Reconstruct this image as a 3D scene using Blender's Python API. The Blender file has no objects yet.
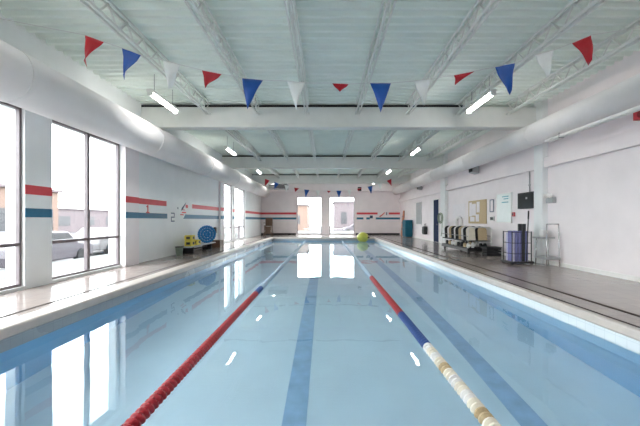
import bpy, bmesh, math, random
from mathutils import Vector, Matrix
random.seed(7)
PI = math.pi
scn = bpy.context.scene
COL = scn.collection

# ------------------------------------------------------------------ materials
def mat(name, rgb, rough=0.5, var=0.06, scale=6.0, metal=0.0, spec=0.5, bump=0.0, bscale=40.0, emit=None):
    m = bpy.data.materials.new(name); m.use_nodes = True
    nt = m.node_tree; b = nt.nodes['Principled BSDF']
    tc = nt.nodes.new('ShaderNodeTexCoord')
    n = nt.nodes.new('ShaderNodeTexNoise'); n.inputs['Scale'].default_value = scale; n.inputs['Detail'].default_value = 4
    nt.links.new(tc.outputs['Object'], n.inputs['Vector'])
    r = nt.nodes.new('ShaderNodeValToRGB')
    lo = [max(0, c*(1-var)) for c in rgb]; hi = [min(1, c*(1+var)) for c in rgb]
    r.color_ramp.elements[0].color = (*lo, 1); r.color_ramp.elements[1].color = (*hi, 1)
    r.color_ramp.elements[0].position = 0.3; r.color_ramp.elements[1].position = 0.7
    nt.links.new(n.outputs['Fac'], r.inputs['Fac']); nt.links.new(r.outputs['Color'], b.inputs['Base Color'])
    b.inputs['Roughness'].default_value = rough; b.inputs['Metallic'].default_value = metal
    b.inputs['Specular IOR Level'].default_value = spec
    if bump:
        n2 = nt.nodes.new('ShaderNodeTexNoise'); n2.inputs['Scale'].default_value = bscale
        nt.links.new(tc.outputs['Object'], n2.inputs['Vector'])
        bp = nt.nodes.new('ShaderNodeBump'); bp.inputs['Strength'].default_value = bump; bp.inputs['Distance'].default_value = 0.02
        nt.links.new(n2.outputs['Fac'], bp.inputs['Height']); nt.links.new(bp.outputs['Normal'], b.inputs['Normal'])
    if emit:
        b.inputs['Emission Color'].default_value = (*emit[0], 1); b.inputs['Emission Strength'].default_value = emit[1]
    return m

def tile_mat(name, c1, c2, grout, rough, size, swap=None, spec=0.5):
    m = bpy.data.materials.new(name); m.use_nodes = True
    nt = m.node_tree; b = nt.nodes['Principled BSDF']
    tc = nt.nodes.new('ShaderNodeTexCoord'); v = tc.outputs['Object']
    if swap:
        s = nt.nodes.new('ShaderNodeSeparateXYZ'); k = nt.nodes.new('ShaderNodeCombineXYZ')
        nt.links.new(v, s.inputs[0])
        nt.links.new(s.outputs[swap[0]], k.inputs['X']); nt.links.new(s.outputs[swap[1]], k.inputs['Y'])
        v = k.outputs[0]
    br = nt.nodes.new('ShaderNodeTexBrick'); br.offset = 0 if size[0] == size[1] else 0.5
    br.inputs['Color1'].default_value = (*c1, 1); br.inputs['Color2'].default_value = (*c2, 1); br.inputs['Mortar'].default_value = (*grout, 1)
    br.inputs['Scale'].default_value = 1; br.inputs['Mortar Size'].default_value = 0.004
    br.inputs['Brick Width'].default_value = size[0]; br.inputs['Row Height'].default_value = size[1]
    nt.links.new(v, br.inputs['Vector'])
    n = nt.nodes.new('ShaderNodeTexNoise'); n.inputs['Scale'].default_value = 1.3; n.inputs['Detail'].default_value = 5
    nt.links.new(tc.outputs['Object'], n.inputs['Vector'])
    mr = nt.nodes.new('ShaderNodeMapRange'); mr.inputs['To Min'].default_value = rough*0.7; mr.inputs['To Max'].default_value = rough*1.4
    nt.links.new(n.outputs['Fac'], mr.inputs['Value']); nt.links.new(mr.outputs[0], b.inputs['Roughness'])
    nt.links.new(br.outputs['Color'], b.inputs['Base Color'])
    b.inputs['Specular IOR Level'].default_value = spec
    return m

def glass_mat():
    m = bpy.data.materials.new('window_glass'); m.use_nodes = True
    nt = m.node_tree; nt.nodes.clear()
    o = nt.nodes.new('ShaderNodeOutputMaterial'); mx = nt.nodes.new('ShaderNodeMixShader')
    t = nt.nodes.new('ShaderNodeBsdfTransparent'); g = nt.nodes.new('ShaderNodeBsdfGlossy'); f = nt.nodes.new('ShaderNodeLayerWeight')
    n = nt.nodes.new('ShaderNodeTexNoise'); n.inputs['Scale'].default_value = 2
    r = nt.nodes.new('ShaderNodeValToRGB'); r.color_ramp.elements[0].color = (.93, .96, .95, 1); r.color_ramp.elements[1].color = (.96, .98, .98, 1)
    nt.links.new(n.outputs['Fac'], r.inputs['Fac']); nt.links.new(r.outputs['Color'], t.inputs['Color'])
    g.inputs['Roughness'].default_value = 0.0; f.inputs['Blend'].default_value = 0.5
    pw = nt.nodes.new('ShaderNodeMath'); pw.operation = 'POWER'; pw.inputs[1].default_value = 5
    mr = nt.nodes.new('ShaderNodeMapRange'); mr.inputs['To Min'].default_value = .03; mr.inputs['To Max'].default_value = .9
    nt.links.new(f.outputs['Facing'], pw.inputs[0]); nt.links.new(pw.outputs[0], mr.inputs['Value'])
    nt.links.new(mr.outputs[0], mx.inputs[0]); nt.links.new(t.outputs[0], mx.inputs[1]); nt.links.new(g.outputs[0], mx.inputs[2])
    nt.links.new(mx.outputs[0], o.inputs[0])
    return m

def water_mat():
    m = bpy.data.materials.new('clear_pool_water'); m.use_nodes = True
    nt = m.node_tree; nt.nodes.clear()
    o = nt.nodes.new('ShaderNodeOutputMaterial'); g = nt.nodes.new('ShaderNodeBsdfGlass')
    g.inputs['IOR'].default_value = 1.333; g.inputs['Roughness'].default_value = 0.0
    g.inputs['Color'].default_value = (.93, .985, 1, 1)
    tc = nt.nodes.new('ShaderNodeTexCoord')
    n = nt.nodes.new('ShaderNodeTexNoise'); n.inputs['Scale'].default_value = 1.6; n.inputs['Detail'].default_value = 2
    b = nt.nodes.new('ShaderNodeBump'); b.inputs['Strength'].default_value = 0.10; b.inputs['Distance'].default_value = 0.02
    nt.links.new(tc.outputs['Object'], n.inputs['Vector']); nt.links.new(n.outputs['Fac'], b.inputs['Height'])
    nt.links.new(b.outputs[0], g.inputs['Normal']); nt.links.new(g.outputs[0], o.inputs[0])
    return m

M = {}
M['wall'] = mat('painted_wall', (.83, .77, .78), .55, .03, 2)
M['wall_cool'] = mat('painted_wall_cool', (.78, .80, .80), .5, .03, 2)
M['steel_white'] = mat('white_painted_steel', (.74, .745, .715), .45, .03, 3)
M['ceiling'] = mat('mint_white_ceiling', (.81, .87, .805), .55, .03, 2)
M['duct'] = mat('white_duct_paint', (.74, .72, .715), .7, .03, 2)
M['deck'] = tile_mat('deck_tile', (.38, .32, .295), (.35, .295, .275), (.27, .23, .22), .15, (.3, .3))
M['coping'] = mat('coping_stone', (.54, .48, .44), .4, .06, 8)
M['gutter_shaded'] = tile_mat('waterline_tile_shaded', (.36, .39, .43), (.34, .37, .41), (.31, .34, .38), .25, (.15, .15), ('Y', 'Z'))  # waterline tile with the left side's shade put into its colour
M['gutter'] = tile_mat('waterline_tile', (.72, .77, .80), (.70, .755, .79), (.62, .68, .71), .2, (.15, .15), ('Y', 'Z'))
M['gutter_end'] = tile_mat('waterline_tile_end', (.34, .40, .44), (.31, .37, .42), (.25, .28, .3), .2, (.15, .15), ('X', 'Z'))
M['pool_floor'] = mat('pool_floor_plaster', (.72, .87, .97), .6, .04, 1.2)
M['pool_wall'] = mat('pool_wall_plaster', (.26, .55, .82), .6, .05, 1.2)
M['lane_line'] = mat('mid_blue_tile', (.36, .56, .78), .4, .1, 6)
M['grate'] = mat('drain_grate', (.06, .045, .04), .9, .15, 20, spec=.1)
M['red'] = mat('red_paint', (.62, .055, .07), .5, .06, 5)
M['blue'] = mat('blue_paint', (.015, .13, .23), .5, .06, 5)
M['stripe_dark'] = mat('navy_paint', (.03, .06, .12), .5, .06, 5)
M['frame'] = mat('bronze_window_frame', (.16, .13, .14), .4, .08, 8)
M['frame_white'] = mat('white_frame', (.75, .75, .76), .4, .03, 8)
M['glass'] = glass_mat()
M['water'] = water_mat()
M['lamp'] = mat('lamp_tube', (.9, .9, .9), .4, .0, 2, emit=((1, .97, .94), 14))
M['pred'] = mat('red_nylon', (.46, .006, .018), .5, .08, 12)
M['pblue'] = mat('blue_nylon', (.008, .085, .38), .5, .08, 12)
M['pwhite'] = mat('white_nylon', (.80, .83, .82), .5, .03, 12)
M['fred'] = mat('red_plastic', (.36, .025, .035), .35, .08, 9)
M['fblue'] = mat('blue_plastic', (.02, .07, .25), .35, .08, 9)
M['fcream'] = mat('cream_plastic', (.80, .74, .62), .35, .06, 9)
M['forange'] = mat('orange_plastic', (.75, .38, .12), .35, .06, 9)
M['fpale'] = mat('pale_plastic', (.34, .46, .58), .35, .06, 9)
M['cord'] = mat('cord_fibre', (.70, .70, .68), .7, .05, 30)
M['black'] = mat('black_rubber', (.018, .018, .02), .5, .15, 12)
M['charcoal'] = mat('charcoal_plastic', (.022, .022, .025), .55, .15, 12, spec=.25)
M['grey'] = mat('grey_metal', (.36, .37, .38), .4, .06, 8)
M['chrome'] = mat('brushed_steel', (.62, .62, .63), .25, .04, 10, metal=.9)
M['whitep'] = mat('white_plastic', (.78, .76, .74), .4, .04, 8)
M['tan'] = mat('tan_cork', (.52, .40, .24), .8, .12, 40)
M['paper'] = mat('white_paper', (.82, .78, .80), .7, .03, 8)
M['navy'] = mat('navy_door_paint', (.010, .022, .07), .75, .06, 5, spec=.15)
M['teal'] = mat('teal_vinyl', (.015, .12, .18), .6, .08, 5, spec=.2)
M['purple'] = mat('violet_blue_foam', (.19, .19, .40), .7, .08, 12)
M['lilac'] = mat('lilac_foam', (.58, .57, .70), .7, .08, 12)
M['yellow'] = mat('yellow_foam', (.75, .62, .10), .7, .06, 10)
M['lime'] = mat('yellow_green_vinyl', (.55, .55, .08), .35, .06, 6)
M['cyanblue'] = mat('bright_blue_foam', (.02, .22, .55), .55, .08, 10)
M['wood'] = mat('brown_wood', (.13, .07, .04), .5, .2, 15)
M['orange'] = mat('orange_board', (.50, .16, .05), .4, .06, 9)
M['green'] = mat('grey_green_hose', (.22, .27, .21), .5, .08, 12)
M['board'] = mat('pale_board', (.70, .76, .74), .3, .02, 6)
M['mark_teal'] = mat('teal_ink', (.10, .36, .42), .6, .03, 6)
M['screen'] = mat('dark_screen', (.010, .014, .016), .5, .15, 5, spec=.2)
M['asphalt'] = mat('asphalt', (.05, .046, .05), .9, .15, 3)
M['snow'] = mat('pale_ground', (.065, .068, .066), .9, .08, 2)
M['grass'] = mat('pale_lawn', (.16, .19, .12), .9, .2, 8)
M['bldg'] = mat('pale_render', (.105, .085, .092), .8, .06, 1)
M['bldg2'] = mat('tan_render', (.15, .10, .08), .8, .06, 1)
M['bldg_win'] = mat('dark_glazing', (.03, .03, .035), .4, .1, 1)
M['car'] = mat('lilac_grey_car_paint', (.08, .07, .083), .5, .03, 3)
M['car2'] = mat('white_car_paint', (.13, .125, .13), .5, .03, 3)

# ------------------------------------------------------------------ mesh builder
class MB:
    def __init__(s): s.bm = bmesh.new()
    def box(s, x0, x1, y0, y1, z0, z1, mi=0):
        v = [s.bm.verts.new(p) for p in ((x0,y0,z0),(x1,y0,z0),(x1,y1,z0),(x0,y1,z0),(x0,y0,z1),(x1,y0,z1),(x1,y1,z1),(x0,y1,z1))]
        for q in ((3,2,1,0),(4,5,6,7),(0,1,5,4),(1,2,6,5),(2,3,7,6),(3,0,4,7)):
            f = s.bm.faces.new([v[i] for i in q]); f.material_index = mi
        return s
    def cyl(s, p0, p1, r, seg=12, r1=None, caps=True):
        p0, p1 = Vector(p0), Vector(p1); d = p1-p0; r1 = r if r1 is None else r1
        q = d.to_track_quat('Z', 'Y'); a, b = [], []
        for i in range(seg):
            t = 2*PI*i/seg; c = Vector((math.cos(t), math.sin(t), 0))
            a.append(s.bm.verts.new(p0+q@(c*r))); b.append(s.bm.verts.new(p1+q@(c*r1)))
        for i in range(seg):
            j = (i+1) % seg; f = s.bm.faces.new((a[i], a[j], b[j], b[i])); f.smooth = True
        if caps: s.bm.faces.new(a[::-1]); s.bm.faces.new(b)
        return s
    def tube(s, pts, r, seg=8):
        pts = [Vector(p) for p in pts]; rings = []
        for k, p in enumerate(pts):
            d = (pts[min(k+1, len(pts)-1)]-pts[max(k-1, 0)]); q = d.to_track_quat('Z', 'Y')
            rings.append([s.bm.verts.new(p+q@Vector((r*math.cos(2*PI*i/seg), r*math.sin(2*PI*i/seg), 0))) for i in range(seg)])
        for A, B in zip(rings, rings[1:]):
            # match ring offset to avoid twisting
            off = min(range(seg), key=lambda o: (A[0].co-B[o].co).length)
            for i in range(seg):
                j = (i+1) % seg; f = s.bm.faces.new((A[i], A[j], B[(j+off) % seg], B[(i+off) % seg])); f.smooth = True
        s.bm.faces.new(rings[0][::-1]); s.bm.faces.new(rings[-1])
        return s
    def lathe(s, prof, axis='Z', seg=16, c=(0,0,0)):
        c = Vector(c); rings = []
        for r, h in prof:
            ring = []
            for i in range(seg):
                t = 2*PI*i/seg; x, y = r*math.cos(t), r*math.sin(t)
                p = {'Z': (x, y, h), 'Y': (x, h, y), 'X': (h, x, y)}[axis]
                ring.append(s.bm.verts.new(c+Vector(p)))
            rings.append(ring)
        for A, B in zip(rings, rings[1:]):
            for i in range(seg):
                j = (i+1) % seg; s.bm.faces.new((A[i], A[j], B[j], B[i]))
        s.bm.faces.new(rings[0][::-1]); s.bm.faces.new(rings[-1])
        return s
    def prism(s, poly, depth, fn):
        a = [s.bm.verts.new(fn(u, v, 0)) for u, v in poly]; b = [s.bm.verts.new(fn(u, v, depth)) for u, v in poly]
        n = len(poly)
        for i in range(n): s.bm.faces.new((a[i], a[(i+1) % n], b[(i+1) % n], b[i]))
        s.bm.faces.new(a[::-1]); s.bm.faces.new(b)
        return s
    def sphere(s, c, r, seg=20, sz=1.0):
        bmesh.ops.create_uvsphere(s.bm, u_segments=seg, v_segments=seg//2, radius=r, matrix=Matrix.Translation(c) @ Matrix.Diagonal((1,1,sz,1)))
        for f in s.bm.faces: f.smooth = True
        return s
    def torus(s, c, R, r, axis='X', seg=24, sec=8):
        pts = []
        c = Vector(c); rings = []
        for i in range(seg):
            t = 2*PI*i/seg; ring = []
            for k in range(sec):
                u = 2*PI*k/sec; rr = R+r*math.cos(u); h = r*math.sin(u); x, y = rr*math.cos(t), rr*math.sin(t)
                ring.append(s.bm.verts.new(c+Vector({'X': (h, x, y), 'Y': (x, h, y), 'Z': (x, y, h)}[axis])))
            rings.append(ring)
        for i in range(seg):
            A, B = rings[i], rings[(i+1) % seg]
            for k in range(sec):
                l = (k+1) % sec; f = s.bm.faces.new((A[k], A[l], B[l], B[k])); f.smooth = True
        return s
    def build(s, name, m, parent=None, bevel=0, loc=None):
        bmesh.ops.recalc_face_normals(s.bm, faces=s.bm.faces)
        me = bpy.data.meshes.new(name); s.bm.to_mesh(me); s.bm.free()
        for k in (m if isinstance(m, (list, tuple)) else [m]): me.materials.append(k)
        o = bpy.data.objects.new(name, me); COL.objects.link(o)
        if parent: o.parent = parent
        if loc: o.location = loc
        if bevel:
            b = o.modifiers.new('bevel', 'BEVEL'); b.width = bevel; b.segments = 2; b.limit_method = 'ANGLE'
        return o

def tag(o, label, cat, group=None, kind=None):
    o['label'] = label; o['category'] = cat
    if group: o['group'] = group
    if kind: o['kind'] = kind
    return o
def thing(name, label, cat, loc, group=None, rz=0):
    o = bpy.data.objects.new(name, None); COL.objects.link(o); o.location = loc; o.rotation_euler = (0, 0, rz)
    o.empty_display_size = .1
    return tag(o, label, cat, group)
def struct(o, label, cat):
    return tag(o, label, cat, kind='structure')
def dup(o, loc, label=None, rz=None):
    c = o.copy(); COL.objects.link(c); c.location = loc
    if rz is not None: c.rotation_euler = (0, 0, rz)
    if label: c['label'] = label
    for ch in o.children:
        k = ch.copy(); COL.objects.link(k); k.parent = c
        for g in ch.children:
            h = g.copy(); COL.objects.link(h); h.parent = k
    return c

# ------------------------------------------------------------------ dimensions (metres; deck at z=0, camera over the pool end)
CAM = 1.25
XL, XR = -5.4, 6.35
Y0, Y1 = -4.0, 27.1
DECKZ = 4.67
PL, PR, PN, PF = -3.7, 3.55, 0.4, 22.86
WZ = -0.25
PD = -1.55
BEAMS = (2.0, 9.4, 16.8, 23.7)

# ------------------------------------------------------------------ floor and pool
b = MB()
b.box(XL-.4, PL, Y0-.3, Y1+.3, -.12, 0).box(PR, XR+.4, Y0-.3, Y1+.3, -.12, 0)
b.box(PL, PR, Y0-.3, PN, -.12, 0).box(PL, PR, PF, Y1+.3, -.12, 0)
struct(b.build('floor', M['deck']), 'beige grey tiled pool deck running round the pool', 'floor')
b = MB()
b.box(PL-.02, PR+.02, PN-.02, PF+.02, PD-.1, PD)
struct(b.build('pool_floor', M['pool_floor']), 'pale blue plaster floor of the pool under the water', 'pool floor')
for k, x in enumerate((-.33, 2.15)):
    b = MB(); b.box(x-.13, x+.13, 2.0, 21.3, PD, PD+.008); b.box(x-.5, x+.5, 21.1, 21.35, PD, PD+.008)
    struct(b.build('pool_lane_marking', M['lane_line']), ('blue line on the pool floor in the middle lane', 'blue line on the pool floor in the right lane')[k], 'lane marking')
for nm, a, lab in (('pool_wall_left', (PL-.2, PL, PN, PF), 'left'), ('pool_wall_right', (PR, PR+.2, PN, PF), 'right'),
                   ('pool_wall_near', (PL, PR, PN-.2, PN), 'near end'), ('pool_wall_far', (PL, PR, PF, PF+.2), 'far end')):
    b = MB(); b.box(*a, PD, WZ-.02)
    struct(b.build(nm, M['pool_wall']), 'blue plastered %s wall of the pool below the water' % lab, 'pool wall')
e = .012
b = MB(); b.box(PL-.2, PL+e, PN, PF, WZ-.05, -.12); struct(b.build('trim_1', M['gutter_shaded']), 'waterline tile band with painted grey shade along the left pool edge', 'tile band')
b = MB(); b.box(PR-e, PR+.2, PN, PF, WZ-.05, -.12); struct(b.build('trim_2', M['gutter']), 'pale waterline tile band along the right pool edge', 'tile band')
b = MB(); b.box(PL+e, PR-e, PF-e, PF+.2, WZ-.05, -.12); struct(b.build('trim_3', M['gutter_end']), 'dark waterline tile band across the far pool end', 'tile band')
# coping stones
def coping(nm, x0, x1, y0, y1, lab):
    b = MB(); b.box(x0, x1, y0, y1, -.12, .012)
    o = b.build(nm, M['coping'], bevel=.03); struct(o, lab, 'coping')
coping('trim_4', PL-.28, PL+.03, PN, PF+.28, 'pale stone coping along the left pool edge')
coping('trim_5', PR-.03, PR+.08, PN, PF+.28, 'beige stone coping along the right pool edge')
coping('trim_6', PL+.03, PR-.03, PF-.03, PF+.28, 'stone coping across the far pool end')
# drain slots
for nm, x, w, lab in (('trim_7', -4.15, .025, 'thin dark drain slot in the left deck'), ('trim_8', 4.08, .032, 'wide dark drain slot in the right deck'), ('trim_9', 3.66, .018, 'thin dark joint beside the right pool coping')):
    b = MB(); b.box(x-w, x+w, Y0, Y1 if nm != 'trim_9' else PF, -.02, .004)
    n = 0; y = 1.0
    struct(b.build(nm, M['grate']), lab, 'drain')

# water
bm = bmesh.new()
nx, ny = 8, 24
g = [[bm.verts.new((PL+(PR-PL)*i/nx, PN+(PF-PN)*j/ny, WZ)) for i in range(nx+1)] for j in range(ny+1)]
for j in range(ny):
    for i in range(nx):
        bm.faces.new((g[j][i], g[j][i+1], g[j+1][i+1], g[j+1][i])).smooth = True
me = bpy.data.meshes.new('pool_water'); bm.to_mesh(me); bm.free(); me.materials.append(M['water'])
o = bpy.data.objects.new('pool_water', me); COL.objects.link(o)
tag(o, 'calm clear blue water filling the indoor pool', 'water', kind='stuff')

# ------------------------------------------------------------------ walls
HEAD = 3.27
WIN = [(-3.3, -1.2), (-.7, 1.4), (2.0, 3.6), (3.9, 5.76), (6.33, 8.5), (17.0, 18.7), (19.2, 21.7)]
b = MB()
prev = Y0-.3
for (a, c) in WIN:
    b.box(XL-.35, XL, prev, a, 0, DECKZ+.1); b.box(XL-.35, XL, a, c, HEAD, DECKZ+.1)
    b.box(XL-.35, XL, a, c, 0, .06)
    prev = c
b.box(XL-.35, XL, prev, Y1+.3, 0, DECKZ+.1)
wl = b.build('wall_left', M['wall_cool']); struct(wl, 'left wall with tall windows and red and blue stripes', 'wall')
PIL = [(8.5, 9.12), (16.25, 16.85)]
for (a, c) in PIL:
    b = MB(); b.box(XL, XL+.10, a, c, 0, 3.3)
    struct(b.build('wall_left_pilaster', M['wall']), 'white pilaster on the left wall %s' % ('right after the big windows' if a < 10 else 'just before the far windows'), 'pilaster')
b = MB(); b.box(XR, XR+.3, Y0-.3, Y1+.3, 0, DECKZ+.1)
struct(b.build('wall_right', M['wall']), 'long pinkish white right wall hung with boards and signs', 'wall')
b = MB(); b.box(XR-.11, XR, Y0, Y1, CAM+1.5, CAM+1.78)
struct(b.build('trim_10', M['wall']), 'shallow ledge beam running along the upper right wall', 'beam')
for (a, c, t) in ((9.12, 9.5, 'beside the black screen'), (16.55, 17.2, 'beside the navy door')):
    b = MB(); b.box(XR-.15, XR, a, c, 0, DECKZ)
    struct(b.build('wall_right_pilaster', M['wall_cool']), 'grey white pilaster on the right wall %s' % t, 'pilaster')
b = MB(); b.box(XL-.3, XR+.3, Y0-.3, Y0, 0, DECKZ+.1); struct(b.build('wall_near', M['wall']), 'white wall at the near end of the hall', 'wall')
FW = [(-2.36, -.28), (.38, 2.5)]
FH = 3.2
b = MB(); b.box(XL, FW[0][0], Y1, Y1+.3, 0, DECKZ+.1).box(FW[0][1], FW[1][0], Y1, Y1+.3, 0, DECKZ+.1).box(FW[1][1], XR, Y1, Y1+.3, 0, DECKZ+.1)
b.box(FW[0][0], FW[0][1], Y1, Y1+.3, FH, DECKZ+.1).box(FW[1][0], FW[1][1], Y1, Y1+.3, FH, DECKZ+.1)
b.box(FW[0][0], FW[0][1], Y1, Y1+.3, 0, .06).box(FW[1][0], FW[1][1], Y1, Y1+.3, 0, .06)
struct(b.build('wall_far', M['wall']), 'far end wall with two tall bright windows', 'wall')
b = MB(); b.box(XL, XR, Y1-.6, Y1, CAM+2.42, CAM+2.95)
struct(b.build('trim_11', M['wall']), 'boxed bulkhead across the top of the far wall', 'bulkhead')
for nm, a, lab in (('baseboard_right', (XR-.03, XR, Y0, Y1, 0, .1), 'low pale base trim along the right wall'),):
    b = MB(); b.box(*a); struct(b.build(nm, M['whitep']), lab, 'baseboard')
b = MB(); b.box(XL, FW[0][0]-.1, Y1-.03, Y1, 0, .14); b.box(FW[1][1]+.1, XR-.03, Y1-.03, Y1, 0, .14)
struct(b.build('baseboard_far', M['charcoal']), 'dark base trim along the far wall', 'baseboard')

# painted stripes (thin paint bands following the wall)
def stripes(nm, z0, z1, m, lab):
    b = MB()
    t = .004
    segs = [(XL, -4, -3.3), (XL, -1.2, -.7), (XL, 1.4, 2.0), (XL, 3.6, 3.9), (XL, 5.76, 6.33), (XL+.10, 8.5, 9.12), (XL, 9.12, 10.9 if 'red' in nm else 10.95),
            (XL, 11.9 if 'blue' in nm else 13.0, 16.25), (XL+.10, 16.25, 16.85), (XL, 18.7, 19.2), (XL, 21.7, Y1)]
    for x, a, c in segs: b.box(x, x+t, a, c, z0, z1)
    if 'red' in nm: b.box(XL, XL+t, 12.2, 12.6, z0, z1-.05)
    b.box(XL, FW[0][0]-.06, Y1-t, Y1, z0, z1)
    if 'red' in nm:
        for a, c in ((2.68, 4.45), (5.4, XR)): b.box(a, c, Y1-t, Y1, z0, z1)
    else:
        for a, c in ((2.68, 3.25), (3.5, 3.8), (4.3, XR)): b.box(a, c, Y1-t, Y1, z0, z1)
    struct(b.build(nm, m), lab, 'painted stripe')
stripes('wall_stripe_red', CAM+.47, CAM+.64, M['red'], 'red painted stripe along the left and far walls')
stripes('wall_stripe_blue', CAM+.05, CAM+.215, M['blue'], 'dark blue painted stripe along the left and far walls')

# painted club mark on the left wall between the broken stripes
tag_m = thing('wall_emblem', 'pale round painted emblem with dark swoosh and figure between the left wall stripes', 'emblem', (XL, 12.0, CAM+.42))
b = MB(); b.lathe([(.40, 0), (.40, .005)], 'X', 28); b.build('disc', M['pwhite'], tag_m)
b = MB()
b.prism([(-.02, -.08), (.14, -.02), (.36, .18), (.40, .26), (.22, .14), (.06, .05)], .004, lambda u, v, w: Vector((.006+w, u, v)))
b.build('swoosh', M['stripe_dark'], tag_m)
b = MB()
b.prism([(-.30, -.02), (-.24, -.02), (-.24, .05), (-.30, .05)], .004, lambda u, v, w: Vector((.006+w, u, v)))
b.build('dot', M['stripe_dark'], tag_m)
b = MB()
for (u0, u1, v0, v1) in ((.05, .42, -.16, -.11), (-.08, .2, -.24, -.2), (.1, .3, -.05, -.02)): MB().box(.006, .010, u0, u1, v0, v1).build('dash', M['red'], tag_m)
b = MB()   # the figure 2 below the emblem
for (u0, u1, v0, v1) in ((-.78, -.52, -.2, -.16), (-.56, -.52, -.32, -.2), (-.78, -.52, -.34, -.30), (-.78, -.74, -.46, -.32), (-.78, -.52, -.48, -.44)): b.box(.0, .006, u0, u1, v0, v1)
b.build('figure', M['stripe_dark'], tag_m)
o = MB().box(0, .005, -.03, .03, -.22, 0).box(0, .005, -.09, .09, -.25, -.21).box(0, .005, -.08, 0, -.07, -.03).build('wall_numeral', M['red'], loc=(XL, 9.75, CAM+.46))
tag(o, 'small red painted numeral hanging under the red stripe on the left wall', 'numeral')
# far wall mark
fm = thing('wall_emblem', 'small broken red and navy swoosh mark between stripes on far wall, right side', 'emblem', (4.9, Y1-.006, CAM+.4))
b = MB(); b.prism([(-.35, -.1), (-.1, .05), (.12, .24), (.2, .24), (.0, .02), (-.2, -.14)], .005, lambda u, v, w: Vector((u, w, v))); b.build('swoosh', M['red'], fm)
MB().box(-1.1, -.85, 0, .005, -.26, -.02).build('dash', M['stripe_dark'], fm); MB().box(.28, .36, 0, .005, .02, .25).build('dash', M['stripe_dark'], fm)

# ------------------------------------------------------------------ windows
wn = 0
def window_side(a, c, mull, first):
    global wn; wn += 1
    r = bpy.data.objects.new('window_%d' % wn, None); COL.objects.link(r); r.location = (XL-.08, a, 0)
    r['kind'] = 'structure'; r['category'] = 'window'
    r['label'] = first
    L = c-a; t = .045
    b = MB(); b.box(-.05, .02, 0, t, .06, HEAD).box(-.05, .02, L-t, L, .06, HEAD).box(-.05, .02, t, L-t, .06, .06+t).box(-.05, .02, t, L-t, HEAD-t, HEAD)
    b.build('window_frame', M['frame'], r)
    b = MB(); b.box(-.045, .015, t, L-t, .78, .84); b.build('transom_bar', M['frame'], r)
    if mull:
        b = MB(); b.box(-.05, .03, mull-a-.04, mull-a+.04, .06+t, HEAD-t); b.build('mullion', M['frame'], r)
    b = MB(); b.box(-.022, -.012, t, L-t, .06+t, HEAD-t); b.build('pane', M['glass'], r)
wl_lab = ['tall left wall window farthest behind the viewer', 'tall left wall window behind the viewer', 'tall left wall window beside the viewer',
          'tall window cut by the left edge of the photo', 'big tall dark framed window with a mullion, second along the left wall',
          'narrow tall window just past the far left pilaster', 'tall window farthest along the left wall']
MUL = [None, None, None, None, 7.38, None, 20.4]
for (a, c), mu, lb in zip(WIN, MUL, wl_lab): window_side(a, c, mu, lb)
for k, (a, c) in enumerate(FW):
    wn += 1
    r = bpy.data.objects.new('window_%d' % wn, None); COL.objects.link(r); r.location = (a, Y1+.08, 0)
    r['kind'] = 'structure'; r['category'] = 'window'; r['label'] = ('left of the two tall windows in the far wall', 'right of the two tall windows in the far wall')[k]
    L = c-a; t = .05
    b = MB(); b.box(0, t, -.03, .05, .06, FH).box(L-t, L, -.03, .05, .06, FH).box(t, L-t, -.03, .05, .06, .06+t).box(t, L-t, -.03, .05, FH-t, FH)
    b.build('window_frame', M['frame'], r)
    b = MB(); b.box(t, L-t, 0, .01, .06+t, FH-t); b.build('pane', M['glass'], r)

# ------------------------------------------------------------------ ceiling
b = MB(); bm = b.bm
p, dp = .21, .075
prof = []; y = Y0-.3
while y < Y1+.3:
    prof += [(y, 0), (y+p*.32, 0), (y+p*.5, dp), (y+p*.82, dp)]; y += p
va = [bm.verts.new((XL-.3, yy, DECKZ+zz)) for yy, zz in prof]; vb = [bm.verts.new((XR+.3, yy, DECKZ+zz)) for yy, zz in prof]
for i in range(len(prof)-1): bm.faces.new((va[i], va[i+1], vb[i+1], vb[i]))
b.box(XL-.3, XR+.3, Y0-.3, Y1+.3, DECKZ+.09, DECKZ+.2)
struct(b.build('ceiling', M['ceiling']), 'pale mint corrugated steel ceiling', 'ceiling')
bl = ['behind the viewer\'s head', 'nearest in view', 'second in view', 'farthest, near the end wall']
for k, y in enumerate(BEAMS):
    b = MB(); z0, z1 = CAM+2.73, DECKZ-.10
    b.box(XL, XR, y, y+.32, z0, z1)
    q = MB(); q.box(XL, 4.1, y+.01, y+.31, z1, z1+.06); struct(q.build('beam_gap_shade', M['charcoal']), 'dark strip painted as the shadow gap above the roof beam, %s' % bl[k], 'beam')  # charcoal strip stands in for the shadow gap between beam and deck
    struct(b.build('roof_beam', M['steel_white'], bevel=.012), 'deep white roof beam across the hall, %s' % bl[k], 'beam')
JX = (-3.40, -1.93, -.52, .95, 2.42, 3.90, 5.36)
ZB = CAM+3.08
for x in JX:
    for (a, c) in ((Y0, 2.0), (2.32, 9.4), (9.72, 16.8), (17.12, 23.7), (24.02, Y1)):
        b = MB()
        for dx in (-.06, .035):
            b.box(x+dx, x+dx+.025, a, c, DECKZ-.045, DECKZ); b.box(x+dx, x+dx+.025, a+.02, c-.02, ZB, ZB+.05)
        n = max(2, int((c-a)/.24)); st = (c-a-.1)/n; up = False
        for i in range(n):
            ya = a+.05+i*st; yb = ya+st
            b.cyl((x, ya, ZB+.02 if not up else DECKZ-.03), (x, yb, DECKZ-.03 if not up else ZB+.02), .017, 6); up = not up
        o = b.build('roof_joist', M['steel_white'])
        tag(o, 'white open web steel roof joist running lengthwise under the ceiling', 'joist', 'open web roof joists', 'structure')

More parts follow.
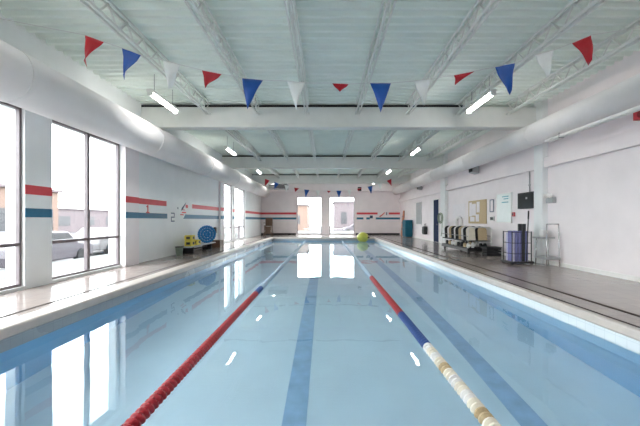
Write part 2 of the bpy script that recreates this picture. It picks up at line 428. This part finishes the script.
# ------------------------------------------------------------------ ducts
def duct(x, z, r, lab, side):
    t = thing('air_duct', lab, 'duct', (x, 0, z))
    b = MB(); b.cyl((0, Y0+.01, 0), (0, Y1-.62, 0), r, 40); b.build('duct_body', M['duct'], t)
    for y in (1.0, 5.0, 9.0, 13.0, 17.0, 21.0, 25.0):
        b = MB(); b.lathe([(r+.001, y-.03), (r+.010, y-.03), (r+.010, y+.03), (r+.001, y+.03)], 'Y', 40); b.build('joint_band', M['duct'], t)
        wx = (XL if side < 0 else XR)-x
        b = MB(); b.box(min(wx, 0), max(wx, 0), y-.02, y+.02, r-.012, r); b.build('hanger_bracket', M['steel_white'], t)
duct(-4.95, 3.52, .42, 'large round white air duct along the top of the left wall', -1)
duct(5.9, 3.66, .31, 'round white air duct along the top of the right wall', 1)

# cable tray under the right duct
t = thing('cable_tray', 'slim white ladder tray under the right duct at the photo edge', 'tray', (5.76, 0, CAM+2.05))
b = MB()
for dx in (-.05, .05): b.box(dx-.01, dx+.01, 3.0, 8.3, -.03, .03)
b.build('side_rail', M['whitep'], t)
for i in range(18):
    y = 3.15+i*.3; b = MB(); b.box(-.04, .04, y-.012, y+.012, -.02, .0); b.build('rung', M['whitep'], t)
for y in (3.6, 5.7, 7.8):
    b = MB(); b.box(-.06, .06, y-.015, y+.015, -.045, -.03); b.box(.05, .06, y-.015, y+.015, -.03, .04); b.box(-.06, -.05, y-.015, y+.015, -.03, .075); b.build('bracket', M['grey'], t)

# ------------------------------------------------------------------ lamps
first = None
rows = [(-1.5, 'behind the viewer'), (2.6, 'overhead beside the viewer'), (7.95, 'nearest in view, before the first roof beam'), (13.55, 'second in view, past the first roof beam'), (19.2, 'third in view, past the second beam'), (24.9, 'farthest, near the end wall')]
for y, wd in rows:
    for x, sd in ((-4.0, 'left'), (3.85, 'right')):
        lab = 'strip light on the %s, %s' % (sd, wd)
        loc = (x, y, CAM+2.9)
        if first is None:
            first = thing('ceiling_light', lab, 'ceiling light', loc, 'fluorescent strip lights')
            MB().box(-.07, .07, -.66, .66, .03, .09).build('housing', M['steel_white'], first)
            b = MB()
            b.cyl((-.0, -.62, .0), (-.0, .62, .0), .045, 12); b.build('tube_cover', M['lamp'], first)
            for q in (-.63, .63): MB().box(-.06, .06, q-.02, q+.02, -.05, .03).build('end_cap', M['steel_white'], first)
            for q in (-.45, .45): MB().cyl((0, q, .09), (0, q, DECKZ-CAM-2.9), .008, 6).build('hanger_rod', M['grey'], first)
        else: dup(first, loc, lab)

# ------------------------------------------------------------------ pennant strings
def px(u, v, d): return Vector(((u-325)*d/320, d, CAM+(220-v)*d/320))
FL = [('pred', (85, 35), (104, 42), (84, 65)), ('pblue', (122, 48), (141, 55), (123, 79)), ('pwhite', (163, 60), (181, 65), (169, 90)),
      ('pred', (202, 70), (222, 74), (205, 88)), ('pblue', (242, 78), (263, 80), (247, 109)), ('pwhite', (287, 81), (305, 83), (296, 108)),
      ('pred', (332, 83), (349, 84), (340, 92)), ('pblue', (370, 83), (391, 83), (381, 112)), ('pwhite', (414, 81), (431, 79), (424, 106)),
      ('pred', (454, 75), (475, 71), (456, 84)), ('pblue', (495, 67), (515, 63), (510, 95)), ('pwhite', (535, 55), (554, 50), (548, 78)),
      ('pred', (572, 43), (591, 35), (591, 64))]
colname = {'pred': 'red', 'pblue': 'blue', 'pwhite': 'white'}
def pennants(d, lab):
    k = 4.57
    root = thing('pennant_string', lab, 'pennants', (0, d, CAM if d < 10 else CAM-.28))
    loc = lambda q: Vector(((q[0]-325)*k/320, 0, (220-q[1])*k/320))
    # cord through the pennant tops
    pts = [Vector((XL, 0, 3.02 if d < 10 else 3.35))]
    for f in FL: pts += [loc(f[1]), loc(f[2])]
    pts.append(Vector((XR, 0, 3.02 if d < 10 else 3.35)))
    MB().tube(pts, .006, 6).build('cord', M['cord'], root)
    for i, (m, a, b_, c) in enumerate(FL):
        A, B, C = loc(a), loc(b_), loc(c)
        mb = MB(); n = 8; ph = random.uniform(0, 6); grid = []
        for r in range(n+1):
            t = r/n; L = A.lerp(C, t); R = B.lerp(C, t); row = []
            for q in range(n+1):
                s = q/n; p = L.lerp(R, s); p.y += .05*math.sin(3*s+ph)*t+.02*math.sin(5*t+ph)*min(1, 4*t)
                row.append(p)
            grid.append(row)
        th = Vector((0, .003, 0)); bm = mb.bm
        V = [[bm.verts.new(p) for p in row] for row in grid[:-1]]; tip = bm.verts.new(grid[-1][0])
        for r in range(n-1):
            for q in range(n): bm.faces.new((V[r][q], V[r][q+1], V[r+1][q+1], V[r+1][q])).smooth = True
        for q in range(n): bm.faces.new((V[-1][q], V[-1][q+1], tip)).smooth = True
        o = mb.build('pennant', M[m], root); o['label'] = colname[m]+' triangular pennant'
        s = o.modifiers.new('solid', 'SOLIDIFY'); s.thickness = .003
pennants(4.57, 'string of red, blue and white pennants sagging across the pool in the foreground')
pennants(18.29, 'distant small string of pennants across the far end of the pool')

# ------------------------------------------------------------------ lane ropes
def float_mesh(nm, m):
    b = MB(); b.lathe([(.012, -.062), (.024, -.058), (.06, -.045), (.06, -.030), (.024, -.018), (.024, .008), (.06, .019), (.06, .034), (.024, .048), (.012, .06)], 'Y', 14)
    bmesh.ops.recalc_face_normals(b.bm, faces=b.bm.faces)
    for f in b.bm.faces: f.smooth = False
    me = bpy.data.meshes.new(nm); b.bm.to_mesh(me); b.bm.free(); me.materials.append(M[m]); return me
FM = {k: float_mesh('float_'+k, k) for k in ('fred', 'fblue', 'fcream', 'forange', 'fpale', 'whitep', 'tan')}
def lane_rope(x, colf, lab):
    z = WZ+.012
    root = thing('lane_rope', lab, 'lane rope', (x, 0, z))
    MB().cyl((0, PN, 0), (0, PF, 0), .009, 8).build('cable', M['cord'], root)
    ys = []; y = 1.65
    while y < PF-.3: ys.append(y); y += .128
    for y in ys[:100]:
        o = bpy.data.objects.new('float', FM[colf(y)]); COL.objects.link(o); o.parent = root; o.location = (0, y, 0)
    b = MB(); 
    cols = sorted(set(colf(y) for y in ys[100:])); tot = bmesh.new()
    for y in ys[100:]:
        n0 = len(tot.faces); tmp = FM[colf(y)].copy(); tmp.transform(Matrix.Translation((0, y, 0))); tot.from_mesh(tmp); tot.faces.ensure_lookup_table()
        for f in tot.faces[n0:]: f.material_index = cols.index(colf(y))
        bpy.data.meshes.remove(tmp)
    me = bpy.data.meshes.new('far_floats'); tot.to_mesh(me); tot.free()
    for c in cols: me.materials.append(M[c])
    o = bpy.data.objects.new('float_run', me); COL.objects.link(o); o.parent = root; o['kind'] = 'stuff'
    for y in (PN+.02, PF-.05):
        MB().cyl((0, y-.03, 0), (0, y+.03, 0), .03, 10).build('end_hook', M['chrome'], root)
lane_rope(-1.395, lambda y: 'fred' if y < 6.4 else ('fblue' if y < 7.0 else ('fpale')), 'lane rope with red disc floats, left of the two')
lane_rope(1.2, lambda y: ('fcream' if int(y/.128) % 2 else 'whitep' if int(y/.128) % 6 else 'tan') if y < 3.75 else ('fblue' if y < 5.0 else ('fred' if y < 8.2 else 'fpale')), 'lane rope of cream, blue and red floats, right of the two')

# ------------------------------------------------------------------ things on the right wall
def on_right(nm, y0, y1, z0, z1, m, lab, cat, th=.03, group=None, frame=None, parent=None):
    r = thing(nm, lab, cat, (XR, (y0+y1)/2, (z0+z1)/2), group)
    w, h = (y1-y0)/2, (z1-z0)/2
    MB().box(-th, 0, -w, w, -h, h).build('panel', M[m], r)
    if frame:
        b = MB(); f = .03
        b.box(-th-.012, -th+.004, -w, -w+f, -h, h).box(-th-.012, -th+.004, w-f, w, -h, h).box(-th-.012, -th+.004, -w+f, w-f, -h, -h+f).box(-th-.012, -th+.004, -w+f, w-f, h-f, h)
        b.build('frame', M[frame], r)
    return r
t = on_right('wall_screen', 9.6, 10.4, CAM+.36, CAM+.86, 'charcoal', 'black square screen mounted high on the right wall by the pilaster', 'screen', .09)
MB().box(-.094, -.09, -.33, .33, -.2, .2).build('display', M['screen'], t)
MB().box(-.098, -.094, -.10, -.02, .04, .10).build('display_light', M['grey'], t)
t = on_right('bulletin_board', 12.55, 14.1, CAM-.15, CAM+.82, 'tan', 'tan cork board covered with white papers on the right wall', 'board', .03)
for i, (y, z, w, h) in enumerate(((.25, .1, .34, .5), (.56, .12, .24, .6), (-.12, .2, .26, .44), (-.05, -.25, .28, .3), (.4, -.3, .4, .2))):
    MB().box(-.036, -.03, y-w/2, y+w/2, z-h/2, z+h/2).build('paper', M['paper'], t)
t = on_right('notice_frame', 12.0, 12.28, CAM+.3, CAM+.78, 'paper', 'small white notice in a navy frame beside the cork board', 'notice', .02, frame='stripe_dark')
t = on_right('notice_frame', 12.0, 12.3, CAM-.03, CAM+.14, 'charcoal', 'small dark notice plate below the navy framed notice', 'notice', .02, frame='whitep')
t = on_right('whiteboard', 10.85, 11.8, CAM-.1, CAM+.95, 'board', 'pale greenish whiteboard left of the black screen on the right wall', 'whiteboard', .025, frame='whitep')
for i, (y, z, w) in enumerate(((-.1, .38, .4), (-.14, .3, .3), (-.08, .18, .42))):
    MB().box(-.028, -.025, y-w/2, y+w/2, z, z+.035).build('ink_line', M['mark_teal'], t)
t = on_right('alarm_call_point', 10.68, 10.80, CAM+.12, CAM+.26, 'fred', 'tiny dark red call point below the black screen', 'alarm', .05)
MB().box(-.056, -.05, -.03, .03, -.03, .03).build('button', M['charcoal'], t)
t = on_right('alarm_box', 6.12, 6.45, CAM+2.0, CAM+2.2, 'red', 'dark red box high on the right wall at the photo edge', 'alarm', .14)
MB().cyl((-.14, 0, -.02), (-.17, 0, -.02), .06, 14).build('bell', M['fred'], t)
# boxes on the pilaster
t = thing('emergency_light', 'grey twin emergency lamp box on the near right pilaster', 'emergency light', (XR+.001, 8.95, CAM+.55))
MB().box(-.1, 0, -.17, .12, -.08, .08).build('case', M['grey'], t, .01)
for q in (-.1, .06): MB().lathe([(.02, 0), (.06, .03), (.07, .09), (.06, .1)], 'X', 14, (-.2, q, .13)).build('lamp_head', M['whitep'], t)
for q in (-.1, .06): MB().cyl((-.05, q, .07), (-.13, q, .13), .012, 6).build('arm', M['grey'], t)
t = thing('conduit_pipe', 'thin grey conduit running down the right wall above the screen', 'pipe', (XR-.02, 10.0, CAM+.86))
MB().cyl((0, -.1, 0), (0, -.1, .64), .018, 8).build('pipe', M['grey'], t)
MB().box(-.025, .02, -.13, -.07, .2, .24).build('clip', M['chrome'], t)

# speakers under the duct
def wall_speaker(y, z, lab, s=1):
    r = thing('wall_speaker', lab, 'speaker', (XR, y, z))
    MB().box(-.08, 0, -.03, .03, -.05, .05).build('bracket', M['grey'], r)
    MB().prism([(-.08, -.16), (-.34, -.1), (-.34, .12), (-.08, .16)], .3*s, lambda u, v, w: Vector((u, w-.15*s, v))).build('cabinet', M['grey'], r, .01)
    MB().box(-.35, -.34, -.12*s, .12*s, -.08, .1).build('grille', M['charcoal'], r)
wall_speaker(13.2, CAM+2.06, 'grey wall speaker below the right duct above the cork board', 1.3)
wall_speaker(20.8, CAM+2.1, 'small grey wall speaker below the right duct near the far end')

# doors (structure)
def door(nm, y0, y1, h, m, lab):
    r = bpy.data.objects.new(nm, None); COL.objects.link(r); r.location = (XR, (y0+y1)/2, 0); r['kind'] = 'structure'; r['label'] = lab; r['category'] = 'door'
    w = (y1-y0)/2
    b = MB(); b.box(-.05, 0, -w-.07, -w, 0, h+.07).box(-.05, 0, w, w+.07, 0, h+.07).box(-.05, 0, -w, w, h, h+.07); b.build('door_frame', M['whitep'], r)
    l = MB().box(-.035, -.0, -w, w, .01, h).build('door_leaf', M[m], r)
    b = MB(); b.cyl((-.035, -w+.1, 1.0), (-.09, -w+.1, 1.0), .012, 8); b.cyl((-.09, -w+.1, 1.0), (-.09, -w+.22, 1.0), .012, 8); b.build('door_handle', M['chrome'], l)
    return r
door('door_1', 17.75, 18.6, 2.4, 'navy', 'navy blue door in the right wall past the far pilaster')

t = on_right('wall_poster', 14.5, 15.9, CAM+.1, CAM+.75, 'paper', 'large pale pinkish poster on the right wall left of the cork board', 'poster', .01)
t = on_right('wall_panel', 21.0, 22.2, CAM-.3, CAM+1.2, 'grey', 'grey rectangular panel on the right wall past the navy door', 'panel', .03, frame='whitep')
# teal cabinet
t = thing('storage_cabinet', 'low teal cabinet against the right wall near the far end', 'cabinet', (6.03, 23.4, 0))
MB().box(-.25, .25, -.45, .45, .05, 1.25).build('body', M['teal'], t, .01)
for q in (-.22, .22):
    d = MB().box(-.27, -.25, q-.21, q+.21, .1, 1.2).build('door', M['teal'], t); 
    MB().box(-.29, -.27, q*.2-.01, q*.2+.01, .6, .75).build('handle', M['chrome'], d)
MB().box(-.22, .22, -.42, .42, 0, .05).build('plinth', M['black'], t)
t = thing('rescue_board', 'orange brown rescue board leaning against the right wall by the far corner', 'board', (6.1, 25.6, 0))
o = MB().prism([(-.2, 0), (.2, 0), (.24, .3), (.24, 1.5), (.16, 2.0), (-.16, 2.0), (-.24, 1.5), (-.24, .3)], .05, lambda u, v, w: Vector((w, u, v))).build('board', M['orange'], t)
for q in (.5, 1.0, 1.5): MB().box(-.01, .0, -.24, .24, q, q+.06).build('strap', M['stripe_dark'], t)
t.rotation_euler = (0, .09, 0)
# black swim bag hung on wall
t = thing('swim_bag', 'black bag hanging on the right wall between panel and navy door', 'bag', (XR, 20.0, .35))
MB().box(-.24, .003, -.22, .22, 0, .5).build('bag_body', M['black'], t, .06)
MB().torus((-.1, 0, .5), .16, .015, 'X', 18, 6).build('strap', M['charcoal'], t)
MB().box(-.25, -.24, -.15, .15, .1, .3).build('pocket', M['charcoal'], t)
MB().cyl((0, 0, .66), (-.12, 0, .66), .012, 8).build('hook', M['chrome'], t)

# hose coil on far pilaster
t = thing('hose_coil', 'grey green hose coiled on a hook on the far right pilaster', 'hose', (XR-.18, 16.875, 1.35))
for i, (R, x) in enumerate(((.26, -.05), (.28, -.09), (.25, -.13))): MB().torus((x, 0, 0), R, .022, 'X').build('coil', M['green'], t)
MB().cyl((.03, 0, .22), (-.18, 0, .22), .015, 8).build('hook', M['charcoal'], t)
MB().tube([(-.09, -.27, 0), (-.1, -.29, -.3), (-.1, -.26, -.7), (-.12, -.2, -.95)], .02).build('hose_end', M['green'], t)

# ------------------------------------------------------------------ equipment trolley
t = thing('equipment_trolley', 'long black wheeled trolley loaded with boards and balls on the right deck', 'trolley', (5.62, 12.9, 0))
MB().box(-.45, .45, -1.3, 1.3, .10, .22).build('platform', M['black'], t, .01)
MB().box(-.42, .42, -1.25, 1.25, .46, .50).build('shelf', M['charcoal'], t)
for sy in (-1.27, 1.27):
    b = MB(); b.tube([(-.42, sy, .2), (-.42, sy, .9), (-.36, sy, .98), (.36, sy, .98), (.42, sy, .9), (.42, sy, .2)], .02); b.build('end_frame', M['whitep'], t)
for sx in (-.43, .43): MB().cyl((sx, -1.27, .66), (sx, 1.27, .66), .012, 8).build('side_rail', M['chrome'], t)
for sx in (-.36, .36):
    for sy in (-1.15, 1.15):
        w = MB().lathe([(.03, -.025), (.065, -.022), (.065, .022), (.03, .025)], 'X', 16, (sx, sy, .065)).build('caster', M['charcoal'], t)
        MB().box(sx-.035, sx+.035, sy-.02, sy+.02, .08, .10).build('fork', M['chrome'], w)
# kickboards standing on the shelf
prof = [(-.17, 0), (.17, 0)]+[(.17*math.cos(a), .36+.15*math.sin(a)) for a in [i*PI/10 for i in range(11)]]
kb = {}
def kick(m):
    if m not in kb:
        o = MB().prism(prof, .035, lambda u, v, w: Vector((u, w, v))).build('kickboard', M[m], bevel=.008); kb[m] = o; return o
    o = kb[m].copy(); COL.objects.link(o); return o
kc = ['fcream', 'charcoal', 'whitep', 'tan', 'charcoal', 'whitep', 'charcoal', 'tan', 'whitep', 'charcoal']
nmc = {'fcream': 'cream', 'whitep': 'white', 'charcoal': 'black', 'tan': 'tan'}
num = {}; ordn = ['nearest the viewer', 'second from the viewer', 'third from the viewer', 'farthest from the viewer']
for side, x in (('poolside', 5.40), ('wall side', 5.82)):
    cnt = {}
    for i in range(10):
        m = kc[(i+(3 if x > 5.6 else 0)) % 10]; o = kick(m); y = 11.78+i*.235
        o.location = (x+random.uniform(-.03, .03), y, .501); o.rotation_euler = (-.12, 0, random.uniform(-.15, .15))
        c = cnt[m] = cnt.get(m, 0)+1
        tag(o, '%s kickboard, trolley shelf %s row, %s of its colour' % (nmc[m], side, ordn[c-1]), 'kickboard', 'kickboards upright on the trolley')
bl_ = None
for i in range(16):
    x = 5.36+.0; y = 11.8+i*.15 if i < 16 else 0
    m = ('whitep', 'charcoal', 'tan', 'whitep', 'charcoal')[i % 5]
    o = MB().lathe([(.02, -.12), (.085, -.11), (.085, -.045), (.02, -.04), (.02, .04), (.085, .045), (.085, .11), (.02, .12)], 'X', 14).build('foam_dumbbell', M[m], loc=(5.36+(i % 2)*.46, 11.8+(i//2)*.29, .222+.085))
    tag(o, '%s foam dumbbell on the trolley bottom, %s, %s' % ({'whitep': 'white', 'charcoal': 'black', 'tan': 'tan'}[m], 'wall side' if i % 2 else 'pool side', ('nearest the viewer', 'second from the viewer', 'third from the viewer', 'fourth from the viewer', 'fifth from the viewer', 'sixth from the viewer', 'seventh from the viewer', 'farthest from the viewer')[i//2]), 'dumbbell', 'foam dumbbells on the trolley')
# crate at the trolley's near end
t = thing('storage_crate', 'dark crate on the deck in front of the trolley', 'crate', (5.85, 11.25, 0))
b = MB(); b.box(-.25, .25, -.18, .18, 0, .03)
for a in ((-.25, -.22, -.18, .18), (.22, .25, -.18, .18), (-.22, .22, -.18, -.15), (-.22, .22, .15, .18)):
    for z in (.03, .12, .21): b.box(*a, z, z+.065)
b.build('body', M['charcoal'], t)
MB().box(-.27, .27, -.2, .2, .275, .31).build('rim', M['black'], t)
t = thing('ring_buoy', 'white ring buoy with dark bands hanging above the trolley on the right wall', 'buoy', (XR-.069, 15.0, CAM-.15))
MB().torus((0, 0, 0), .28, .07, 'X', 28, 10).build('ring', M['whitep'], t)
for k in range(4):
    a = PI/4+k*PI/2; MB().torus((0, .28*math.cos(a), .28*math.sin(a)), .06, .02, 'X', 10, 6).build('band', M['charcoal'], t)

# ------------------------------------------------------------------ noodle bin
t = thing('noodle_bin', 'tall black wire bin of violet foam noodles on the right deck', 'bin', (5.52, 9.2, 0))
MB().box(-.33, .33, -.27, .27, .03, .08).build('base', M['black'], t, .01)
for sx in (-.27, .27):
    for sy in (-.22, .22):
        MB().box(sx-.03, sx+.03, sy-.03, sy+.03, 0, .03).build('foot', M['black'], t)
        MB().cyl((sx, sy, .08), (sx, sy, .93), .014, 8).build('post', M['charcoal'], t)
for z in (.3, .6, .91):
    b = MB()
    b.cyl((-.27, -.22, z), (.27, -.22, z), .009, 6).cyl((-.27, .22, z), (.27, .22, z), .009, 6).cyl((-.27, -.22, z), (-.27, .22, z), .009, 6).cyl((.27, -.22, z), (.27, .22, z), .009, 6)
    b.build('hoop', M['charcoal'], t)
nd = {}
hs = [1.02, .92, 1.1, .98]
k = 0
for ix in range(5):
    for iy in range(4):
        m = 'purple' if (ix+iy) % 3 else 'lilac'
        if ix >= 3 and (ix*3+iy) % 2: m = 'black'
        x = 5.52-.2+ix*.095; y = 9.2-.15+iy*.095
        h = {'purple': .86, 'lilac': .80, 'black': 1.06}[m]
        if m not in nd:
            b = MB(); b.lathe([(.012, .0), (.036, .0), (.036, h), (.012, h)], 'Z', 12)
            for f in b.bm.faces: f.smooth = False
            o = nd[m] = b.build('pool_noodle', M[m])
        else: o = nd[m].copy(); COL.objects.link(o)
        o.location = (x, y, .081); 
        cname = {'purple': 'violet blue', 'lilac': 'pale lilac', 'black': 'black'}[m]
        tag(o, '%s foam noodle standing upright in the wire bin' % cname, 'noodle', '%s noodles in the bin' % cname)
t = thing('long_pole', 'thin black pole sticking up out of the noodle bin', 'pole', (5.66, 8.99, .081))
MB().cyl((0, 0, 0), (.06, 0, 1.42), .014, 8).build('shaft', M['black'], t)
MB().cyl((.05, 0, 1.2), (.06, 0, 1.43), .02, 8).build('grip', M['charcoal'], t)

# ------------------------------------------------------------------ white tube stand
t = thing('tube_stand', 'white tube stand with low grey tray against the right wall', 'stand', (6.08, 8.75, 0))
for sx, sy in ((-.16, -.2), (.16, -.2), (-.16, .2), (.16, .2)):
    MB().cyl((sx*1.1, sy*1.1, 0), (sx, sy, 1.15 if sy < 0 else .78), .015, 8).build('leg', M['chrome'], t)
MB().box(-.2, .2, -.24, .24, .19, .26).build('tray', M['grey'], t, .015)
MB().box(-.2, .2, -.02, .32, .74, .78).build('shelf', M['grey'], t)
MB().cyl((-.16, -.2, 1.14), (.16, -.2, 1.14), .015, 8).build('handle_bar', M['chrome'], t)
MB().box(-.08, .08, .06, .22, .78, .98).build('dispenser', M['whitep'], t, .02)

# ------------------------------------------------------------------ left wall things
t = thing('deck_bench', 'low grey bench against the left wall under the emblem', 'bench', (-5.12, 12.95, 0))
MB().box(-.24, .24, -1.35, 1.35, .23, .28).build('seat', M['grey'], t, .01)
for sy in (-.95, .95): MB().box(-.2, .2, sy-.03, sy+.03, 0, .23).build('leg', M['charcoal'], t)
MB().box(-.02, .02, -.92, .92, .1, .15).build('stretcher', M['charcoal'], t)
t = thing('lane_rope_coil', 'round coil of bright blue lane rope floats resting on the left bench', 'coil', (-5.0, 13.55, .28+.372), None, -1.05)
for R, nn in ((.32, 24), (.21, 15), (.10, 7)):
    for i in range(nn):
        a = 2*PI*i/nn; MB().sphere((.0, R*math.cos(a), R*math.sin(a)), .06, 10).build('float', M['cyanblue'], t)
MB().torus((0, 0, 0), .32, .012, 'X').torus((0, 0, 0), .2, .012, 'X').torus((0, 0, 0), .09, .012, 'X').build('cable', M['cord'], t)
MB().cyl((-.05, 0, 0), (.05, 0, 0), .04, 12).build('hub', M['cyanblue'], t)
def yfloat(y, z, lab, n):
    r = thing('swim_float', lab, 'float', (-5.05, y, z), 'yellow swim floats on the bench')
    MB().box(-.14, .14, -.17, .17, 0, .2).build('block', M['yellow'], r, .03)
    MB().box(.14, .146, -.07, .07, .06, .15).build('slot', M['black'], r)
    MB().box(-.06, .08, -.176, -.17, .06, .15).build('slot', M['black'], r)
yfloat(11.95, .28, 'yellow foam float with black slot, bottom of the near stack on the bench', 0)
yfloat(11.95, .482, 'yellow foam float with black slot, top of the near stack on the bench', 0)
yfloat(12.5, .28, 'yellow foam float beside the blue coil on the bench', 0)
t = thing('cardboard_box', 'small brown box on the left deck past the bench', 'box', (-4.95, 14.75, 0))
MB().box(-.2, .2, -.25, .25, 0, .32).build('body', M['wood'], t, .005)
MB().box(-.2, .2, -.03, .03, .32, .324).build('tape', M['tan'], t)
t = thing('waste_bin', 'small dark green bin on the left deck before the bench', 'bin', (-5.1, 11.2, 0))
MB().lathe([(.10, 0), (.13, .3), (.14, .31), (.11, .3), (.09, .02)], 'Z', 18).build('body', M['green'], t)
MB().torus((0, 0, .31), .135, .012, 'Z', 20, 6).build('rim', M['charcoal'], t)
t = thing('wall_phone', 'small dark wall phone on the left wall past the blue coil', 'phone', (XL, 15.6, CAM-.5))
MB().box(0, .07, -.1, .1, -.15, .15).build('case', M['charcoal'], t, .01)
MB().box(.07, .11, -.03, .03, -.13, .13).build('handset', M['black'], t, .01)

# lifeguard chair, far left
t = thing('lifeguard_chair', 'dark brown lifeguard chair standing on the far left deck', 'chair', (-4.4, 24.9, 0))
for sx in (-.28, .28):
    for sy in (-.28, .28):
        MB().cyl((sx*1.1, sy*1.1, 0), (sx*.9, sy*.9, .8), .03, 8).build('leg', M['wood'], t)
MB().box(-.3, .3, -.3, .3, .78, .83).build('seat', M['wood'], t)
b = MB(); b.box(-.28, .28, .24, .28, .83, 1.4); b.build('backrest', M['wood'], t)
for sx in (-.3, .3): MB().box(sx-.03, sx+.03, -.28, .26, 1.0, 1.04).build('armrest', M['wood'], t)
for z in (.25, .52): MB().box(-.27, .27, -.31, -.27, z, z+.05).build('rung', M['wood'], t)
MB().box(-.22, .22, -.28, -.24, .2, .75).build('front_panel', M['wood'], t)
# ball
t = thing('inflatable_ball', 'big yellow green inflatable ball floating at the far pool end', 'ball', (2.62, 22.2, WZ+.3))
MB().sphere((0, 0, 0), .4, 24, .9).build('ball_skin', M['lime'], t)
MB().cyl((.3, -.2, .0), (.42, -.27, .0), .05, 10).build('valve', M['charcoal'], t)
# unit heater at the far left
t = thing('air_unit', 'grey boxy air unit hung under the ceiling in the far left corner', 'air unit', (-3.7, 25.4, CAM+2.42))
MB().box(-.75, .75, -.45, .45, .0, .42).build('case', M['grey'], t, .015)
b = MB()
for i in range(6): b.box(-.68, .68, -.47, -.45, .05+i*.055, .08+i*.055)
b.build('louvre', M['charcoal'], t)
for q in (-.6, .6): MB().cyl((q, 0, .42), (q, 0, DECKZ-CAM-2.42), .012, 6).build('hanger_rod', M['grey'], t)
t = thing('ceiling_speaker', 'small black speaker on the bulkhead right of the far windows', 'speaker', (2.85, Y1-.6, CAM+2.55))
MB().box(-.14, .14, -.2, 0, -.16, .16).build('cabinet', M['black'], t, .01)
MB().box(-.11, .11, -.21, -.2, -.13, .13).build('grille', M['charcoal'], t)

# ------------------------------------------------------------------ outside
b = MB(); b.box(-90, XL-.36, -40, 100, -.8, -.6); b.box(XL-.36, 60, Y1+.31, 100, -.8, -.6)
struct(b.build('ground', M['asphalt']), 'pale grey street ground outside the windows', 'ground')
b = MB(); b.box(-9.0, XL-.36, -20, 60, -.6, -.15); 
struct(b.build('verge', M['snow']), 'pale verge just outside the left windows', 'ground')
b = MB(); b.box(-14, 14, Y1+.31, 40, -.6, -.1)
struct(b.build('pavement', M['snow']), 'pale pavement outside the far windows', 'ground')
def building(x0, x1, y0, y1, h, m, lab, face, wins):
    r = thing('building', lab, 'building', ((x0+x1)/2, (y0+y1)/2, -.6))
    w, l = (x1-x0)/2, (y1-y0)/2
    MB().box(-w, w, -l, l, 0, h).build('walls', M[m], r)
    MB().box(-w-.2, w+.2, -l-.2, l+.2, h, h+.18).build('roof', M['bldg'], r)
    for (u0, u1, z0, z1) in wins:
        if face == 'X': MB().box(w, w+.04, u0, u1, z0, z1).build('window', M['bldg_win'], r)
        else: MB().box(u0, u1, -l-.04, -l, z0, z1).build('window', M['bldg_win'], r)
building(-48, -38, 38, 75, 3.4, 'bldg', 'low pale building across the street seen through the left windows', 'X', [(u, u+2.2, 1.0, 2.4) for u in range(-16, 16, 5)])
building(-30, -20, 14, 24, 3.9, 'bldg2', 'tan building seen through the nearest left window', 'X', [(-3.5, -2, 1, 2.6), (0, 1.5, 1, 2.6), (3, 4.5, 1, 2.6)])
building(-9.6, -2.9, 52, 60, 4.2, 'bldg2', 'tan house seen through the left far window', 'Y', [(-2, -1, 1.2, 2.6), (1, 2.2, 1.2, 2.6)])
building(1.6, 9, 54, 62, 4.8, 'bldg', 'grey house seen through the right far window', 'Y', [(-2.6, -1.6, 1.2, 3.2), (-.5, .7, 1.2, 3.2), (2, 3, 1.2, 3.2)])
def car(loc, rz, m, lab):
    r = thing('car', lab, 'car', loc, None, rz)
    prof = [(-2.1, .28), (2.1, .28), (2.15, .6), (2.05, .82), (1.15, .92), (.5, 1.4), (-1.0, 1.42), (-1.7, .98), (-2.1, .9), (-2.16, .6)]
    MB().prism(prof, 1.7, lambda u, v, w: Vector((w-.85, u, v))).build('body', M[m], r, .06)
    for sx in (-.862, .862):
        x0, x1 = (sx-.006, sx+.006)
        MB().prism([(-1.45, .98), (.92, .95), (.42, 1.32), (-.95, 1.34)], .02, lambda u, v, w: Vector((sx-.01+w, u, v))).build('side_window', M['bldg_win'], r)
        for y in (-1.3, 1.3): MB().lathe([(.1, -.1), (.32, -.1), (.32, .1), (.1, .1)], 'X', 18, (sx*.95, y, .32)).build('wheel', M['black'], r)
car((-11.2, 12.4, -.6), .1, 'car', 'lilac grey car parked outside the big left window')
car((-12.5, 18.5, -.6), .05, 'car2', 'white car parked behind the grey car outside')
car((-11.5, 7.0, -.6), .0, 'car2', 'white car parked outside the nearest left window')
car((4.5, 44, -.6), 1.5, 'car', 'grey car passing outside the right far window')

# ------------------------------------------------------------------ world, camera, view
w = bpy.data.worlds.new('overcast_sky'); scn.world = w; w.use_nodes = True
nt = w.node_tree; bg = nt.nodes['Background']
tc = nt.nodes.new('ShaderNodeTexCoord'); n = nt.nodes.new('ShaderNodeTexNoise'); n.inputs['Scale'].default_value = 2
r = nt.nodes.new('ShaderNodeValToRGB'); r.color_ramp.elements[0].color = (.93, .95, 1, 1); r.color_ramp.elements[1].color = (1, 1, 1, 1)
nt.links.new(tc.outputs['Generated'], n.inputs['Vector']); nt.links.new(n.outputs['Fac'], r.inputs['Fac']); nt.links.new(r.outputs['Color'], bg.inputs['Color'])
bg.inputs['Strength'].default_value = 4.5

cd = bpy.data.cameras.new('camera'); co = bpy.data.objects.new('camera', cd); COL.objects.link(co)
co.location = (0, 0, CAM); co.rotation_euler = (PI/2, 0, 0)
cd.sensor_width = 36; cd.lens = 18; cd.shift_x = -5/640; cd.shift_y = 7/640; cd.clip_start = .05; cd.clip_end = 500
scn.camera = co
vs = scn.view_settings; vs.view_transform = 'Standard'; vs.look = 'None'; vs.gamma = 1; vs.use_curve_mapping = False; vs.exposure = 1.58
cy = scn.cycles
cy.use_denoising = True; cy.max_bounces = 16; cy.diffuse_bounces = 8; cy.glossy_bounces = 6; cy.transmission_bounces = 8; cy.transparent_max_bounces = 12
cy.caustics_reflective = True; cy.caustics_refractive = True; cy.blur_glossy = 0.5; cy.sample_clamp_indirect = 6
